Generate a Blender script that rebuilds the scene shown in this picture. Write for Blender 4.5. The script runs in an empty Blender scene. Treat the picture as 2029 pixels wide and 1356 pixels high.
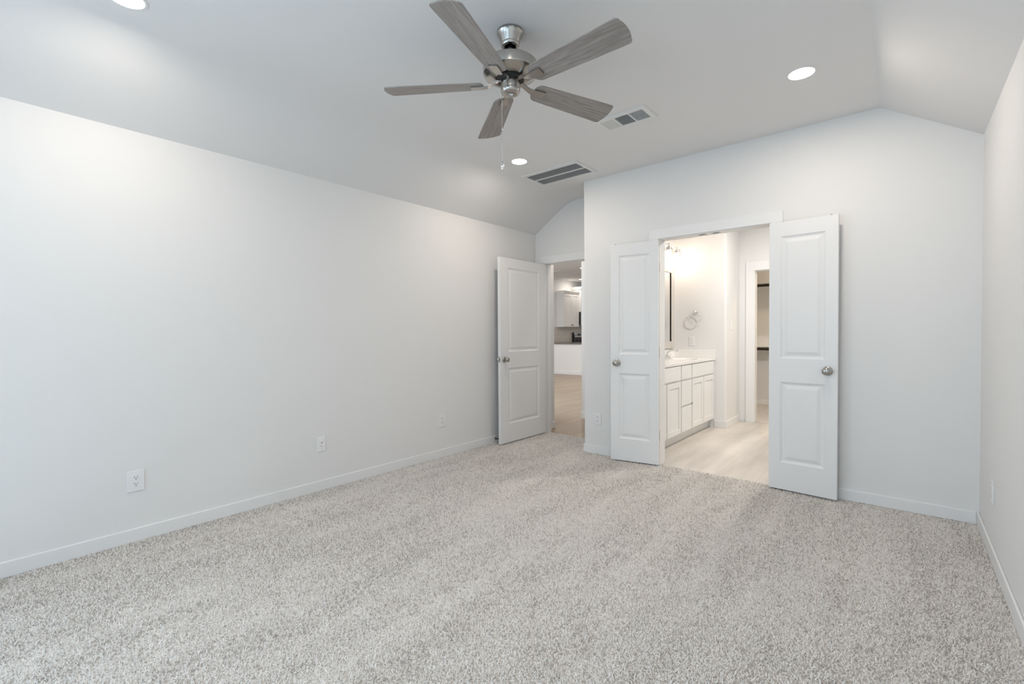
import bpy, bmesh, math, random
from mathutils import Matrix, Vector
C = bpy.context.scene.collection
PI = math.pi
random.seed(4)

# ------------------------------------------------------------------ room constants (metres)
XL, XR = -3.4828, 0.3731          # left / right wall faces
Y1, Y2, YR = 4.0968, 4.5755, -2.20  # wall with the double door, wall with the entry door, wall behind the camera
ZF, HL = 2.7666, 2.438            # flat ceiling, low side-wall height
XCL, XCR = -2.984, -0.135         # creases where the slopes meet the flat ceiling
XA = -2.493                       # alcove side
XB = -2.387                       # bathroom mirror wall
YE, YC = 6.237, 6.876             # bathroom end wall, closet-door wall
YK = 8.6                          # closet back wall
XK = -9.01                        # kitchen wall
ZK = 3.05                         # kitchen ceiling

# ------------------------------------------------------------------ camera
cam = bpy.data.cameras.new('camera')
cam.sensor_width = 36.0
cam.lens = 915.6023 * 36.0 / 2029.0
cam.clip_start = 0.05
co = bpy.data.objects.new('camera', cam)
C.objects.link(co)
yaw, pitch, roll = math.radians(-40.2577), math.radians(-1.1054), math.radians(-0.3888)
fw = Vector((math.sin(yaw) * math.cos(pitch), math.cos(yaw) * math.cos(pitch), math.sin(pitch)))
rt = Vector((math.cos(yaw), -math.sin(yaw), 0))
up = rt.cross(fw)
r2 = rt * math.cos(roll) + up * math.sin(roll)
u2 = up * math.cos(roll) - rt * math.sin(roll)
co.matrix_world = Matrix(((r2.x, u2.x, -fw.x, 0), (r2.y, u2.y, -fw.y, 0), (r2.z, u2.z, -fw.z, 1.2284), (0, 0, 0, 1)))
bpy.context.scene.camera = co

# ------------------------------------------------------------------ exposure, sky, daylight
vs = bpy.context.scene.view_settings
vs.view_transform = 'Standard'
vs.look = 'None'
vs.gamma = 1.0
vs.use_curve_mapping = False
vs.exposure = 0.12
cyc = bpy.context.scene.cycles
cyc.max_bounces = 6
cyc.diffuse_bounces = 4
cyc.glossy_bounces = 2
cyc.transmission_bounces = 2
cyc.transparent_max_bounces = 6
cyc.caustics_reflective = False
cyc.caustics_refractive = False
W = bpy.data.worlds.new('sky')
bpy.context.scene.world = W
W.use_nodes = True
W.node_tree.nodes['Background'].inputs[0].default_value = (0.80, 0.90, 1.0, 1)
W.node_tree.nodes['Background'].inputs[1].default_value = 1.0


def lamp(name, kind, loc, energy, color, rot=(0, 0, 0), size=0.1, size_y=None, shape=None, spread=None):
    d = bpy.data.lights.new(name, kind)
    d.energy = energy
    d.color = color
    if kind == 'AREA':
        d.shape = shape or ('RECTANGLE' if size_y else 'SQUARE')
        d.size = size
        if size_y:
            d.size_y = size_y
        if spread:
            d.spread = spread
    else:
        d.shadow_soft_size = size
    o = bpy.data.objects.new(name, d)
    o.location = loc
    o.rotation_euler = rot
    C.objects.link(o)
    return o


DAY = (0.62, 0.80, 1.0)
WARM = (1.0, 0.78, 0.60)
SOFT = (1.0, 0.865, 0.74)
HALL = (1.0, 0.90, 0.80)
# daylight in the two bedroom windows behind the camera
lamp('window_daylight', 'AREA', (-2.35, YR - 0.14, 1.225), 22, DAY, (PI / 2, 0, 0), 1.30, 1.65)
lamp('window_daylight', 'AREA', (-0.55, YR - 0.14, 1.225), 25, DAY, (PI / 2, 0, 0), 1.30, 1.65)
lamp('window_daylight', 'AREA', (XL - 0.14, -1.05, 1.225), 76, DAY, (PI / 2, 0, -PI / 2), 1.40, 1.65)  # added side-window light, brightens the right wall
# added daylight for living room and kitchen, from an invented window out of view
lamp('living_fill_light', 'AREA', (-6.0, 5.12, 1.6), 112, (0.86, 0.93, 1.0), (PI / 2, 0, 0), 3.0, 1.8)

# ------------------------------------------------------------------ materials


def nt(name):
    m = bpy.data.materials.new(name)
    m.use_nodes = True
    n = m.node_tree.nodes
    return m, n, m.node_tree.links, n['Principled BSDF']


def plain(name, col, rough=0.5, metal=0.0, bump=0.0, bscale=300.0, spec=None):
    m, n, l, b = nt(name)
    b.inputs['Base Color'].default_value = (*col, 1)
    b.inputs['Roughness'].default_value = rough
    b.inputs['Metallic'].default_value = metal
    if spec is not None:
        b.inputs['Specular IOR Level'].default_value = spec
    tc = n.new('ShaderNodeTexCoord')
    nz = n.new('ShaderNodeTexNoise')
    nz.inputs['Scale'].default_value = bscale
    nz.inputs['Detail'].default_value = 3
    l.new(tc.outputs['Object'], nz.inputs['Vector'])
    mr = n.new('ShaderNodeMapRange')
    mr.inputs['To Min'].default_value = max(0.02, rough - 0.03)
    mr.inputs['To Max'].default_value = min(1, rough + 0.03)
    l.new(nz.outputs['Fac'], mr.inputs['Value'])
    l.new(mr.outputs['Result'], b.inputs['Roughness'])
    if bump:
        bp = n.new('ShaderNodeBump')
        bp.inputs['Strength'].default_value = bump
        bp.inputs['Distance'].default_value = 0.001
        l.new(nz.outputs['Fac'], bp.inputs['Height'])
        l.new(bp.outputs['Normal'], b.inputs['Normal'])
    return m


def emit(name, col, strength):
    m, n, l, b = nt(name)
    b.inputs['Base Color'].default_value = (*col, 1)
    b.inputs['Emission Color'].default_value = (*col, 1)
    b.inputs['Emission Strength'].default_value = strength
    m.cycles.emission_sampling = 'NONE'      # the lamp beside each lens is what lights the room
    return m


def clear_glass(name, tint=(1, 1, 1)):
    m, n, l, b = nt(name)
    n.remove(b)
    out = n['Material Output']
    tr = n.new('ShaderNodeBsdfTransparent')
    tr.inputs['Color'].default_value = (*tint, 1)
    gl = n.new('ShaderNodeBsdfGlossy')
    gl.inputs['Roughness'].default_value = 0.02
    lw = n.new('ShaderNodeLayerWeight')
    lw.inputs['Blend'].default_value = 0.25
    mx = n.new('ShaderNodeMixShader')
    l.new(lw.outputs['Facing'], mx.inputs['Fac'])
    l.new(tr.outputs[0], mx.inputs[1])
    l.new(gl.outputs[0], mx.inputs[2])
    l.new(mx.outputs[0], out.inputs['Surface'])
    return m


def carpet_material(name, light=(0.83, 0.795, 0.76), dark=(0.40, 0.365, 0.335)):
    m, n, l, b = nt(name)
    b.inputs['Roughness'].default_value = 0.95
    b.inputs['Specular IOR Level'].default_value = 0.1
    tc = n.new('ShaderNodeTexCoord')
    # wobble the lookup so the tufts are not a grid
    v = n.new('ShaderNodeTexVoronoi')
    v.inputs['Scale'].default_value = 150
    l.new(tc.outputs['Object'], v.inputs['Vector'])
    fl = n.new('ShaderNodeTexNoise')
    fl.inputs['Scale'].default_value = 145
    fl.inputs['Detail'].default_value = 2.5
    fl.inputs['Roughness'].default_value = 0.6
    fl.inputs['Distortion'].default_value = 0.6
    l.new(tc.outputs['Object'], fl.inputs['Vector'])
    # pile laid over by the vacuum: its shading painted as long soft bands running down the room
    mp = n.new('ShaderNodeMapping')
    mp.inputs['Rotation'].default_value = (0, 0, math.radians(14))
    mp.inputs['Scale'].default_value = (3.4, 0.55, 1)
    l.new(tc.outputs['Object'], mp.inputs['Vector'])
    nap = n.new('ShaderNodeTexNoise')
    nap.inputs['Scale'].default_value = 1.0
    nap.inputs['Detail'].default_value = 3
    l.new(mp.outputs['Vector'], nap.inputs['Vector'])
    nr = n.new('ShaderNodeMapRange')
    nr.inputs['From Min'].default_value = 0.35
    nr.inputs['From Max'].default_value = 0.65
    nr.inputs['To Min'].default_value = 0.06
    nr.inputs['To Max'].default_value = -0.05
    l.new(nap.outputs['Fac'], nr.inputs['Value'])
    ad = n.new('ShaderNodeMath')
    ad.operation = 'ADD'
    l.new(fl.outputs['Fac'], ad.inputs[0])
    l.new(nr.outputs['Result'], ad.inputs[1])
    cr = n.new('ShaderNodeValToRGB')
    e = cr.color_ramp.elements
    e[0].position = 0.34
    e[0].color = (*dark, 1)  # shade between tufts painted as dark flecks
    e[1].position = 0.56
    e[1].color = (*light, 1)
    e2 = cr.color_ramp.elements.new(0.74)
    e2.color = (min(1, light[0] * 1.1), min(1, light[1] * 1.1), min(1, light[2] * 1.1), 1)
    l.new(ad.outputs[0], cr.inputs['Fac'])
    l.new(cr.outputs['Color'], b.inputs['Base Color'])
    hm = n.new('ShaderNodeMath')
    hm.operation = 'SUBTRACT'
    l.new(ad.outputs[0], hm.inputs[0])
    l.new(v.outputs['Distance'], hm.inputs[1])
    bp = n.new('ShaderNodeBump')
    bp.inputs['Strength'].default_value = 0.8
    bp.inputs['Distance'].default_value = 0.006
    l.new(hm.outputs[0], bp.inputs['Height'])
    l.new(bp.outputs['Normal'], b.inputs['Normal'])
    return m


def pile_material(name):
    m, n, l, b = nt(name)
    b.inputs['Roughness'].default_value = 0.95
    b.inputs['Specular IOR Level'].default_value = 0.05
    g = n.new('ShaderNodeNewGeometry')
    mp = n.new('ShaderNodeMapping')
    mp.inputs['Rotation'].default_value = (0, 0, math.radians(14))
    mp.inputs['Scale'].default_value = (3.4, 0.6, 0.0)
    l.new(g.outputs['Position'], mp.inputs['Vector'])
    nap = n.new('ShaderNodeTexNoise')  # nap shading painted into the yarn colour in soft bands
    nap.inputs['Scale'].default_value = 1.6
    nap.inputs['Detail'].default_value = 4
    l.new(mp.outputs['Vector'], nap.inputs['Vector'])
    hi = n.new('ShaderNodeHairInfo')
    ad = n.new('ShaderNodeMath')
    ad.operation = 'MULTIPLY_ADD'
    ad.inputs[1].default_value = 1.0
    l.new(hi.outputs['Random'], ad.inputs[0])
    mr = n.new('ShaderNodeMapRange')
    mr.inputs['From Min'].default_value = 0.38
    mr.inputs['From Max'].default_value = 0.62
    mr.inputs['To Min'].default_value = -0.15
    mr.inputs['To Max'].default_value = 0.09
    l.new(nap.outputs['Fac'], mr.inputs['Value'])
    l.new(mr.outputs['Result'], ad.inputs[2])
    cr = n.new('ShaderNodeValToRGB')
    e = cr.color_ramp.elements
    e[0].position = 0.10
    e[0].color = (0.50, 0.455, 0.415, 1)  # darker strands stand in for shaded gaps between tufts
    e[1].position = 0.22
    e[1].color = (0.87, 0.825, 0.78, 1)
    cr.color_ramp.elements.new(0.95).color = (0.92, 0.88, 0.84, 1)
    l.new(ad.outputs[0], cr.inputs['Fac'])
    l.new(cr.outputs['Color'], b.inputs['Base Color'])
    return m


def wood_material(name, c0, c1, c2, axis=0, scale=1.0, rough=0.45, bump=0.1):
    """streaky grain running along one local axis"""
    m, n, l, b = nt(name)
    b.inputs['Roughness'].default_value = rough
    tc = n.new('ShaderNodeTexCoord')
    mp = n.new('ShaderNodeMapping')
    s = [60 * scale] * 3
    s[axis] = 3.2 * scale
    mp.inputs['Scale'].default_value = s
    oi = n.new('ShaderNodeObjectInfo')
    sh = n.new('ShaderNodeVectorMath')
    sh.operation = 'MULTIPLY_ADD'
    sh.inputs[1].default_value = (7, 7, 7)
    l.new(oi.outputs['Random'], sh.inputs[0])
    l.new(tc.outputs['Object'], sh.inputs[2])
    l.new(sh.outputs[0], mp.inputs['Vector'])
    a = n.new('ShaderNodeTexNoise')
    a.inputs['Scale'].default_value = 1.0
    a.inputs['Detail'].default_value = 6
    a.inputs['Distortion'].default_value = 1.2
    l.new(mp.outputs['Vector'], a.inputs['Vector'])
    f = n.new('ShaderNodeTexNoise')
    f.inputs['Scale'].default_value = 5.0
    f.inputs['Detail'].default_value = 4
    l.new(mp.outputs['Vector'], f.inputs['Vector'])
    mx = n.new('ShaderNodeMath')
    mx.operation = 'MULTIPLY_ADD'
    mx.inputs[1].default_value = 0.4
    l.new(f.outputs['Fac'], mx.inputs[0])
    l.new(a.outputs['Fac'], mx.inputs[2])
    cr = n.new('ShaderNodeValToRGB')
    cr.color_ramp.elements[0].position = 0.52
    cr.color_ramp.elements[0].color = (*c0, 1)
    cr.color_ramp.elements[1].position = 0.88
    cr.color_ramp.elements[1].color = (*c2, 1)
    cr.color_ramp.elements.new(0.7).color = (*c1, 1)
    l.new(mx.outputs[0], cr.inputs['Fac'])
    l.new(cr.outputs['Color'], b.inputs['Base Color'])
    bp = n.new('ShaderNodeBump')
    bp.inputs['Strength'].default_value = bump
    bp.inputs['Distance'].default_value = 0.001
    l.new(mx.outputs[0], bp.inputs['Height'])
    l.new(bp.outputs['Normal'], b.inputs['Normal'])
    return m


def brick_material(name, ca, cb, mortar, bw, bh, ms, rot=(0, 0, 0), rough=0.4, streak=None):
    m, n, l, b = nt(name)
    b.inputs['Roughness'].default_value = rough
    tc = n.new('ShaderNodeTexCoord')
    mp = n.new('ShaderNodeMapping')
    mp.inputs['Rotation'].default_value = rot
    l.new(tc.outputs['Object'], mp.inputs['Vector'])
    br = n.new('ShaderNodeTexBrick')
    br.inputs['Scale'].default_value = 1.0
    br.inputs['Brick Width'].default_value = bw
    br.inputs['Row Height'].default_value = bh
    br.inputs['Mortar Size'].default_value = ms
    br.inputs['Color1'].default_value = (*ca, 1)
    br.inputs['Color2'].default_value = (*cb, 1)
    br.inputs['Mortar'].default_value = (*mortar, 1)
    br.offset = 0.37
    l.new(mp.outputs['Vector'], br.inputs['Vector'])
    src = br.outputs['Color']
    if streak:
        m2 = n.new('ShaderNodeMapping')
        m2.inputs['Rotation'].default_value = rot
        m2.inputs['Scale'].default_value = streak
        l.new(tc.outputs['Object'], m2.inputs['Vector'])
        nz = n.new('ShaderNodeTexNoise')
        nz.inputs['Scale'].default_value = 1.0
        nz.inputs['Detail'].default_value = 5
        l.new(m2.outputs['Vector'], nz.inputs['Vector'])
        mr = n.new('ShaderNodeMapRange')
        mr.inputs['From Min'].default_value = 0.3
        mr.inputs['From Max'].default_value = 0.7
        mr.inputs['To Min'].default_value = 0.78
        mr.inputs['To Max'].default_value = 1.12
        l.new(nz.outputs['Fac'], mr.inputs['Value'])
        mu = n.new('ShaderNodeMix')
        mu.data_type = 'RGBA'
        mu.blend_type = 'MULTIPLY'
        mu.inputs['Factor'].default_value = 1.0
        l.new(src, mu.inputs['A'])
        l.new(mr.outputs['Result'], mu.inputs['B'])
        src = mu.outputs['Result']
    l.new(src, b.inputs['Base Color'])
    bp = n.new('ShaderNodeBump')
    bp.inputs['Strength'].default_value = 0.3
    bp.inputs['Distance'].default_value = 0.002
    bp.invert = True
    l.new(br.outputs['Fac'], bp.inputs['Height'])
    l.new(bp.outputs['Normal'], b.inputs['Normal'])
    return m


M_wall = plain('wall_paint', (0.82, 0.815, 0.805), 0.65, bump=0.05, bscale=220, spec=0.3)
M_ceil = plain('ceiling_paint', (0.82, 0.815, 0.81), 0.8, bump=0.05, bscale=180, spec=0.2)
M_trim = plain('trim_enamel', (0.85, 0.85, 0.845), 0.32, spec=0.45)
M_door = plain('door_enamel', (0.83, 0.83, 0.825), 0.38, spec=0.4)
M_plate = plain('plate_plastic', (0.86, 0.86, 0.86), 0.3)
M_slot = plain('slot_black', (0.015, 0.015, 0.015), 0.6)
M_nickel = plain('brushed_nickel', (0.44, 0.425, 0.40), 0.24, 1.0)
M_chrome = plain('polished_chrome', (0.80, 0.80, 0.79), 0.12, 1.0)
M_darkm = plain('dark_motor_metal', (0.03, 0.03, 0.03), 0.5, 0.4)
M_blade = wood_material('weathered_oak', (0.225, 0.20, 0.182), (0.295, 0.265, 0.244), (0.37, 0.338, 0.315), 0, 1.5, 0.42)
M_carpet = carpet_material('carpet_painted_gaps')
M_pile = pile_material('carpet_yarn')
M_backing = carpet_material('carpet_backing', (0.80, 0.755, 0.71), (0.36, 0.325, 0.295))  # dark tone paints the shade deep between the strands
M_tile = brick_material('bath_tile', (0.65, 0.605, 0.55), (0.68, 0.63, 0.575), (0.56, 0.52, 0.47), 0.61, 0.305, 0.003,
                        (0, 0, PI / 2), 0.35, (5, 0.9, 1))
M_plank = brick_material('oak_plank', (0.34, 0.255, 0.18), (0.39, 0.30, 0.215), (0.26, 0.19, 0.135), 1.22, 0.18, 0.002,
                         (0, 0, PI / 2), 0.35, (11, 0.7, 1))
M_subway = brick_material('subway_tile', (0.63, 0.59, 0.54), (0.67, 0.63, 0.58), (0.78, 0.75, 0.70), 0.30, 0.10, 0.005,
                          (PI / 2, 0, PI / 2), 0.2)
M_cab = plain('cabinet_enamel', (0.84, 0.835, 0.82), 0.4)
M_marble = plain('cultured_marble', (0.90, 0.885, 0.86), 0.18)
M_mirror = plain('mirror_silver', (0.88, 0.88, 0.88), 0.03, 1.0)
M_frame = plain('champagne_frame', (0.66, 0.63, 0.58), 0.38, 0.3)
M_glass = clear_glass('jar_glass')
M_pane = clear_glass('window_glass', (0.97, 0.99, 0.98))
M_lens = emit('led_lens', (1.0, 0.97, 0.92), 14)
M_bulb = emit('warm_bulb', (1.0, 0.88, 0.72), 16)
M_counter = plain('grey_granite', (0.16, 0.15, 0.14), 0.2)
M_steel = plain('stainless_steel', (0.55, 0.55, 0.54), 0.25, 1.0)
M_black = plain('black_glass', (0.012, 0.012, 0.013), 0.1)
M_bronze = plain('dark_bronze', (0.045, 0.036, 0.03), 0.4, 0.6)
M_grille = plain('grille_enamel', (0.80, 0.80, 0.795), 0.45)
M_shade = plain('duct_shade', (0.02, 0.022, 0.024), 0.9)  # near-black paint for the shade inside the ducts
M_rubber = plain('black_rubber', (0.02, 0.02, 0.02), 0.6)
M_vinyl = plain('white_vinyl', (0.85, 0.85, 0.85), 0.35)

# ------------------------------------------------------------------ mesh helpers


def box(bm, x0, x1, y0, y1, z0, z1):
    v = [bm.verts.new(p) for p in ((x0, y0, z0), (x1, y0, z0), (x1, y1, z0), (x0, y1, z0),
                                   (x0, y0, z1), (x1, y0, z1), (x1, y1, z1), (x0, y1, z1))]
    for f in ((3, 2, 1, 0), (4, 5, 6, 7), (0, 1, 5, 4), (1, 2, 6, 5), (2, 3, 7, 6), (3, 0, 4, 7)):
        bm.faces.new([v[i] for i in f])


def obox(bm, mat, sx, sy, sz):
    """box of full sizes centred on the matrix origin"""
    n0 = len(bm.verts)
    box(bm, -sx / 2, sx / 2, -sy / 2, sy / 2, -sz / 2, sz / 2)
    bm.verts.ensure_lookup_table()
    bmesh.ops.transform(bm, matrix=mat, verts=bm.verts[n0:])


def prism(bm, poly, axis, a, b):
    """extrude a 2D outline along axis (0: yz, 1: xz, 2: xy) from a to b"""
    def P(u, v, w):
        return {0: (w, u, v), 1: (u, w, v), 2: (u, v, w)}[axis]
    A = [bm.verts.new(P(u, v, a)) for u, v in poly]
    B = [bm.verts.new(P(u, v, b)) for u, v in poly]
    n = len(poly)
    bm.faces.new(A)
    bm.faces.new(B[::-1])
    for i in range(n):
        bm.faces.new((A[i], B[i], B[(i + 1) % n], A[(i + 1) % n]))


def lathe(bm, prof, seg=32, mat=None):
    n0 = len(bm.verts)
    rings = []
    for r, z in prof:
        if r < 1e-6:
            rings.append([bm.verts.new((0, 0, z))])
        else:
            rings.append([bm.verts.new((r * math.cos(2 * PI * i / seg), r * math.sin(2 * PI * i / seg), z)) for i in range(seg)])
    for a, b in zip(rings, rings[1:]):
        for i in range(seg):
            j = (i + 1) % seg
            if len(a) == 1 and len(b) == 1:
                continue
            if len(a) == 1:
                bm.faces.new((a[0], b[i], b[j]))
            elif len(b) == 1:
                bm.faces.new((a[i], a[j], b[0]))
            else:
                bm.faces.new((a[i], a[j], b[j], b[i]))
    if len(rings[0]) > 1:
        bm.faces.new(rings[0])
    if len(rings[-1]) > 1:
        bm.faces.new(rings[-1])
    if mat is not None:
        bm.verts.ensure_lookup_table()
        bmesh.ops.transform(bm, matrix=mat, verts=bm.verts[n0:])


def tube(bm, pts, r, seg=10, closed=False):
    pts = [Vector(p) for p in pts]
    n = len(pts)
    rings = []
    ref = Vector((0, 0, 1))
    for i, p in enumerate(pts):
        if closed:
            t = (pts[(i + 1) % n] - pts[i - 1]).normalized()
        else:
            t = (pts[min(i + 1, n - 1)] - pts[max(i - 1, 0)]).normalized()
        if abs(t.dot(ref)) > 0.95:
            ref = Vector((0, 1, 0)) if abs(t.y) < 0.9 else Vector((1, 0, 0))
        u = t.cross(ref).normalized()
        w = u.cross(t)
        rr = r[i] if isinstance(r, (list, tuple)) else r
        rings.append([bm.verts.new(p + (u * math.cos(2 * PI * k / seg) + w * math.sin(2 * PI * k / seg)) * rr) for k in range(seg)])
    m = n if closed else n - 1
    for i in range(m):
        a, b = rings[i], rings[(i + 1) % n]
        for k in range(seg):
            j = (k + 1) % seg
            bm.faces.new((a[k], a[j], b[j], b[k]))
    if not closed:
        bm.faces.new(rings[0][::-1])
        bm.faces.new(rings[-1])


def NB():
    return bmesh.new()


def obj(name, bm, mat, parent=None, smooth=False, bevel=0.0, seg=2):
    """link a bmesh as ONE object; vertices are in the parent's frame"""
    bmesh.ops.recalc_face_normals(bm, faces=bm.faces)
    me = bpy.data.meshes.new(name)
    bm.to_mesh(me)
    bm.free()
    o = bpy.data.objects.new(name, me)
    me.materials.append(mat)
    C.objects.link(o)
    if smooth:
        for p in me.polygons:
            p.use_smooth = True
        e = o.modifiers.new('split', 'EDGE_SPLIT')
        e.split_angle = math.radians(smooth if smooth is not True else 40)
    if bevel:
        b = o.modifiers.new('bevel', 'BEVEL')
        b.width = bevel
        b.segments = seg
        b.limit_method = 'ANGLE'
        b.angle_limit = math.radians(40)
    if parent is not None:
        o.parent = parent
    return o


def tag(o, label, cat, group=None, kind=None):
    o['label'] = label
    o['category'] = cat
    if group:
        o['group'] = group
    if kind:
        o['kind'] = kind
    return o


def thing(name, label, cat, loc=(0, 0, 0), rotz=0.0, group=None, kind=None):
    o = bpy.data.objects.new(name, None)
    o.empty_display_size = 0.1
    C.objects.link(o)
    o.location = loc
    o.rotation_euler = (0, 0, rotz)
    return tag(o, label, cat, group, kind)


def dup(root, loc, label, rot=None):
    r = root.copy()
    C.objects.link(r)
    r.location = loc
    if rot is not None:
        r.rotation_euler = rot
    r['label'] = label
    for ch in list(root.children):
        c = ch.copy()
        C.objects.link(c)
        c.parent = r
        for g in list(ch.children):
            d = g.copy()
            C.objects.link(d)
            d.parent = c
    return r


def struct(name, bm, mat, label, cat, bevel=0.0, parent=None, smooth=False):
    o = obj(name, bm, mat, parent, smooth=smooth, bevel=bevel)
    return tag(o, label, cat, kind='structure')


def rounded(x0, x1, y0, y1, r, n=5):
    """rounded rectangle outline"""
    out = []
    for cx, cy, a0 in ((x1 - r, y1 - r, 0), (x0 + r, y1 - r, 90), (x0 + r, y0 + r, 180), (x1 - r, y0 + r, 270)):
        for i in range(n + 1):
            a = math.radians(a0 + 90 * i / n)
            out.append((cx + r * math.cos(a), cy + r * math.sin(a)))
    return out


# ================================================================== THE BEDROOM SHELL
bm = NB()
prism(bm, [(XL, YR), (XR, YR), (XR, Y1), (-0.79, Y1), (-0.79, Y1 + 0.022), (-1.715, Y1 + 0.022), (-1.715, Y1), (XA, Y1), (XA, Y2),
           (-2.52, Y2), (-2.52, Y2 + 0.045), (-3.345, Y2 + 0.045), (-3.345, Y2), (XL, Y2)], 2, -0.1, 0.0)
struct('floor', bm, M_carpet, 'greige carpet with painted gap shade over the whole bedroom floor', 'carpet')

# the pile: one object of countless tufts standing on the carpet backing
bm = NB()
vv = [bm.verts.new((x, y, 0.0005)) for x, y in [(XL + 0.014, -0.7), (XR - 0.014, -0.7), (XR - 0.014, Y1 - 0.014), (-0.79, Y1 - 0.014), (-0.79, Y1 + 0.018), (-1.715, Y1 + 0.018),
                                            (-1.715, Y1 - 0.014), (XA - 0.014, Y1 - 0.014), (XA - 0.014, Y2 - 0.004), (-2.53, Y2 - 0.004), (-2.53, Y2 + 0.04), (-3.34, Y2 + 0.04),
                                            (-3.34, Y2 - 0.004), (XL + 0.014, Y2 - 0.004)]]
bm.faces.new(vv)
bmesh.ops.triangulate(bm, faces=bm.faces[:])
pile = obj('carpet_pile', bm, M_backing)
pile.data.materials.append(M_pile)
tag(pile, 'short greige carpet pile with painted gap shade covering the bedroom floor', 'carpet', kind='stuff')
pm = pile.modifiers.new('tufts', 'PARTICLE_SYSTEM')
pst = pm.particle_system.settings
pm.particle_system.seed = 7
pst.type = 'HAIR'
pst.count = 480000
pst.material = 2
pst.use_advanced_hair = True
pst.emit_from = 'FACE'
pst.distribution = 'RAND'
pst.use_even_distribution = True
pst.hair_length = 0.006
pst.hair_step = 2
pst.render_step = 1
pst.display_step = 2
pst.factor_random = 0.0017
pst.normal_factor = 0.0013
pst.use_modifier_stack = False
pst.root_radius = 0.31
pst.tip_radius = 0.28
pst.radius_scale = 0.01
pst.shape = 0.0
pst.use_close_tip = False
pst.display_percentage = 1

SL = (ZF - HL) / (XCL - XL)     # slope of the left ceiling pitch
CR = 0.16                       # the taped left crease is a soft bend this long either side
LEFTCEIL = [(XL, HL)]
for i in range(13):
    t_ = i / 12
    x_ = XCL - CR + 2 * CR * t_
    z_ = (1 - t_) ** 2 * (ZF - SL * CR) + 2 * t_ * (1 - t_) * ZF + t_ ** 2 * ZF
    LEFTCEIL.append((x_, z_))
bm = NB()
prism(bm, LEFTCEIL + [(XCR, ZF), (XR, HL), (XR, HL + 0.15), (XCR, ZF + 0.15), (XCL, ZF + 0.15), (XL, HL + 0.15)], 1, YR, Y1)
prism(bm, LEFTCEIL + [(XA, ZF), (XA, ZF + 0.15), (XCL, ZF + 0.15), (XL, HL + 0.15)], 1, Y1, Y2)
bmesh.ops.remove_doubles(bm, verts=bm.verts, dist=1e-5)
struct('ceiling', bm, M_ceil, 'white ceiling, flat in the middle with a slope down to either side wall', 'ceiling', smooth=8)

bm = NB()
WY = (-1.75, -0.35)            # unseen window added in the left wall to brighten the right one
box(bm, XL - 0.12, XL, WY[1], Y2 + 0.12, 0, HL + 0.15)
box(bm, XL - 0.12, XL, YR, WY[0], 0, HL + 0.15)
box(bm, XL - 0.12, XL, WY[0], WY[1], 0, 0.40)
box(bm, XL - 0.12, XL, WY[0], WY[1], 2.05, HL + 0.15)
struct('wall_left', bm, M_wall, 'long white bedroom wall with the three wall plates', 'wall')
bm = NB()
box(bm, XR, XR + 0.12, YR, Y1 + 0.11, 0, HL + 0.15)
struct('wall_right', bm, M_wall, 'white bedroom wall at the right edge of the picture', 'wall')
bm = NB()
prism(bm, [(XA, 0), (-1.715, 0), (-1.715, 2.092), (-0.79, 2.092), (-0.79, 0), (XR, 0), (XR, HL + 0.15), (XCR, ZF + 0.15), (XA, ZF + 0.15)], 1, Y1, Y1 + 0.11)
struct('wall_back', bm, M_wall, 'white bedroom wall with the double door to the bathroom', 'wall')
bm = NB()
prism(bm, [(XL, 0), (-3.363, 0), (-3.363, 2.087), (-2.505, 2.087), (-2.505, 0), (XA, 0), (XA, ZF + 0.15), (XCL, ZF + 0.15), (XL, HL + 0.15)], 1, Y2, Y2 + 0.12)
struct('wall_alcove', bm, M_wall, 'white wall of the recess around the entry door', 'wall')
bm = NB()
box(bm, XA, XB, Y1 + 0.11, YE + 0.12, 0, ZF + 0.15)
struct('wall_partition', bm, M_wall, 'white wall between the entry recess and the bathroom', 'wall')
# wall behind the camera with two windows
bm = NB()
WX = ((-3.0, -1.7), (-1.2, 0.1))
box(bm, XL - 0.12, XR + 0.12, YR - 0.12, YR, 0, 0.40)
box(bm, XL - 0.12, XR + 0.12, YR - 0.12, YR, 2.05, ZF + 0.15)
for a, b in ((XL - 0.12, WX[0][0]), (WX[0][1], WX[1][0]), (WX[1][1], XR + 0.12)):
    box(bm, a, b, YR - 0.12, YR, 0.40, 2.05)
struct('wall_rear', bm, M_wall, 'white bedroom wall with two windows behind the viewer', 'wall')
for i, (a, b) in enumerate(WX):
    bm = NB()
    f = 0.045
    for q in ((a, a + f, 0.40, 2.05), (b - f, b, 0.40, 2.05), (a + f, b - f, 0.40, 0.40 + f), (a + f, b - f, 2.05 - f, 2.05), (a + f, b - f, 1.205, 1.245)):
        box(bm, q[0], q[1], YR - 0.085, YR - 0.03, q[2], q[3])
    w = struct('window_%d' % (i + 1), bm, M_vinyl, 'white vinyl window behind the viewer, the one nearer the %s wall' % ('left', 'right')[i], 'window', 0.004)
    bm = NB()
    box(bm, a + f, b - f, YR - 0.06, YR - 0.056, 0.40 + f, 2.05 - f)
    obj('pane', bm, M_pane, w)

bm = NB()
f = 0.045
for q in ((WY[0], WY[0] + f, 0.40, 2.05), (WY[1] - f, WY[1], 0.40, 2.05), (WY[0] + f, WY[1] - f, 0.40, 0.40 + f), (WY[0] + f, WY[1] - f, 2.05 - f, 2.05), (WY[0] + f, WY[1] - f, 1.205, 1.245)):
    box(bm, XL - 0.085, XL - 0.03, q[0], q[1], q[2], q[3])
w = struct('window_3', bm, M_vinyl, 'white vinyl window added for light in the left wall, beside the viewer and out of the picture', 'window', 0.004)
bm = NB()
box(bm, XL - 0.06, XL - 0.056, WY[0] + f, WY[1] - f, 0.40 + f, 2.05 - f)
obj('pane', bm, M_pane, w)

# baseboards
BH, BT = 0.084, 0.012


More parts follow.
